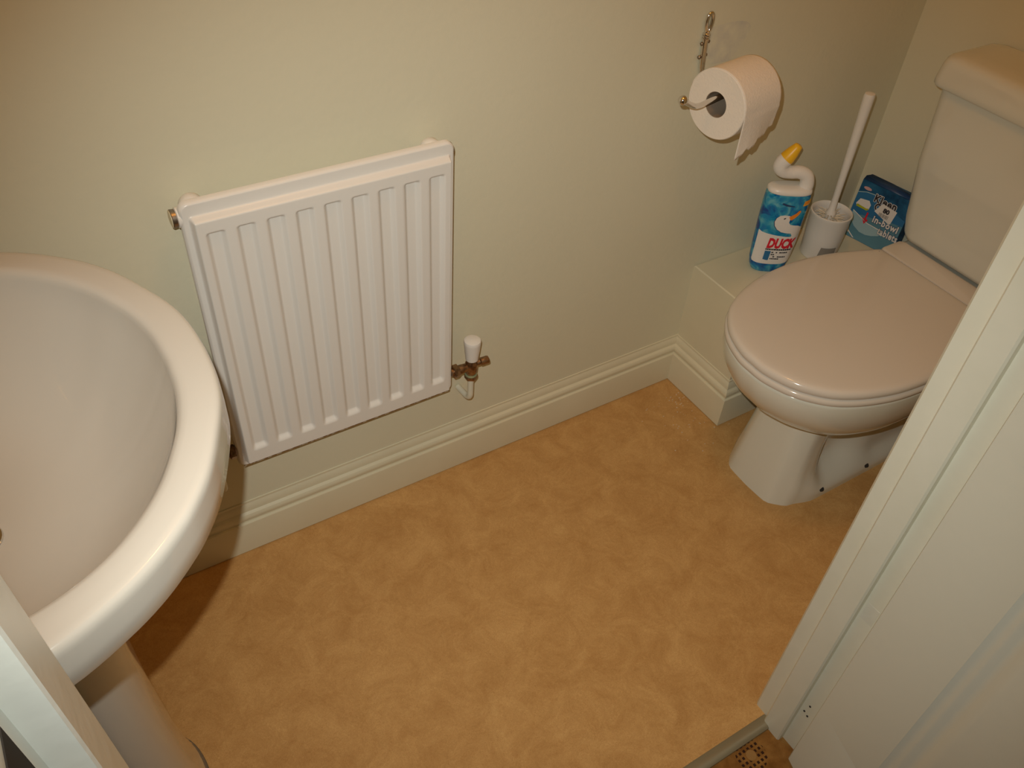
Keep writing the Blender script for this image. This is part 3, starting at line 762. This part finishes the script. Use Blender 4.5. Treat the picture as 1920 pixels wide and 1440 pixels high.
obj('sky_panel', decal([(.0, .108), (.02, .116), (.04, .118), (.058, .113), (.075, .104), (.128, .092), (.128, .001), (0, .001)], km, big), M['mid_blue'], car)
obj('lower_panel', decal([(.0, .050), (.03, .062), (.06, .066), (.09, .075), (.128, .078), (.128, .001), (0, .001)], km2, big), mat('teal_grey_print', (.10, .25, .33), .4), car)
obj('arc_line', decal([(.0, .107), (.02, .115), (.04, .117), (.058, .112), (.058, .1135), (.04, .119), (.02, .117), (.0, .109)], km2, big), M['pale_blue'], car)
obj('maker_badge', decal([(.008+.011+.010*cos(a), .124+.0038*sin(a)) for a in [2*pi*k/20 for k in range(20)]], km2, big), mat('pink_badge', (.62, .36, .36), .4), car)
tb = obj('tablet_picture', decal([(.006, .082), (.012, .0965), (.034, .1000), (.041, .092), (.040, .080), (.036, .0765), (.010, .0775)], km3, big), M['label_white'], car)
obj('tablet_base', decal([(.008, .0765), (.037, .0760), (.0395, .080), (.0395, .0825), (.034, .0805), (.010, .0825)], km4, big), M['lime'], tb)
obj('bowl_picture', decal([(.006, .066), (.014, .060), (.050, .050), (.092, .048), (.086, .034), (.070, .026), (.056, .022), (.040, .022), (.022, .030), (.008, .044)], km3, big), M['pale_blue'], car)
obj('bowl_line', decal([[(.006, .066), (.050, .0505), (.092, .0485), (.092, .0465), (.050, .0487), (.008, .063)], [(.004, .024), (.020, .012), (.034, .003), (.030, .003), (.018, .010), (.002, .021)], [(.0, .04), (.012, .026), (.016, .010), (.013, .010), (.009, .024), (-.0, .036)]], km4, big), M['label_white'], car)
obj('arrow', decal([[(.040, .074), (.044, .073), (.0435, .058), (.049, .0565), (.0425, .0445), (.034, .0565), (.0395, .0575)]], km4, big), M['red'], car)
for txt, sz, s, t, mm, mo, sp_ in (('Kleen', .0245, .042, .1045, 'black', 'label_white', .9), ('Off', .0235, .050, .0870, 'black', 'label_white', .9), ('in-bowl', .0225, .058, .0590, 'label_white', 'navy', .85), ('tablets', .0235, .080, .0385, 'label_white', 'navy', .70)):
    o_ = obj('lettering_outline', text_geo(txt, sz, s, t, km3, bold=.0019, xs=sp_, step=99, space=1.12), M[mo], car)
    obj('lettering', text_geo(txt, sz, s, t, km4, bold=.0008, xs=sp_, step=99, space=1.12), M[mm], o_)
km5 = lambda s, t: kP(s, t, .0021)
stk = obj('price_sticker', decal([(.054, .084), (.066, .108), (.104, .104), (.100, .072), (.096, .070)], km5, big), M['label_white'], car, label='white price sticker')
km6 = lambda s, t: kP(s, t, .0025)
obj('price', text_geo('80', .015, .073, .0900, km6, bold=.0008, step=99), M['black'], stk)
obj('barcode', decal([[(.066+i*.0022, .078), (.067+i*.0022+.0003*(i % 3), .078), (.0675+i*.0022+.0003*(i % 3), .087), (.0665+i*.0022, .087)] for i in range(11)], km6, big), M['grey_label'], stk)

# specks of plaster on the vinyl by the skirting
rnd = random.Random(5); dv, df = [], []
for k in range(60):
    x_, y_ = -.03+rnd.gauss(0, .05), -.07-abs(rnd.gauss(0, .07))
    if x_ > -.004 and y_ > -.205: x_ = -.006-rnd.random()*.04
    if y_ > -.0185: y_ = -.02
    r_ = rnd.uniform(.0005, .0014); n_ = len(dv)
    g = box(x_-r_, x_+r_, y_-r_, y_+r_*.8, 0, r_*.8); dv += g[0]; df += [tuple(i+n_ for i in q) for q in g[1]]
du = obj('plaster_specks', (dv, df), M['dust']); tag(du, 'white plaster crumbs scattered on the floor in the skirting corner', 'crumbs'); du['kind'] = 'stuff'
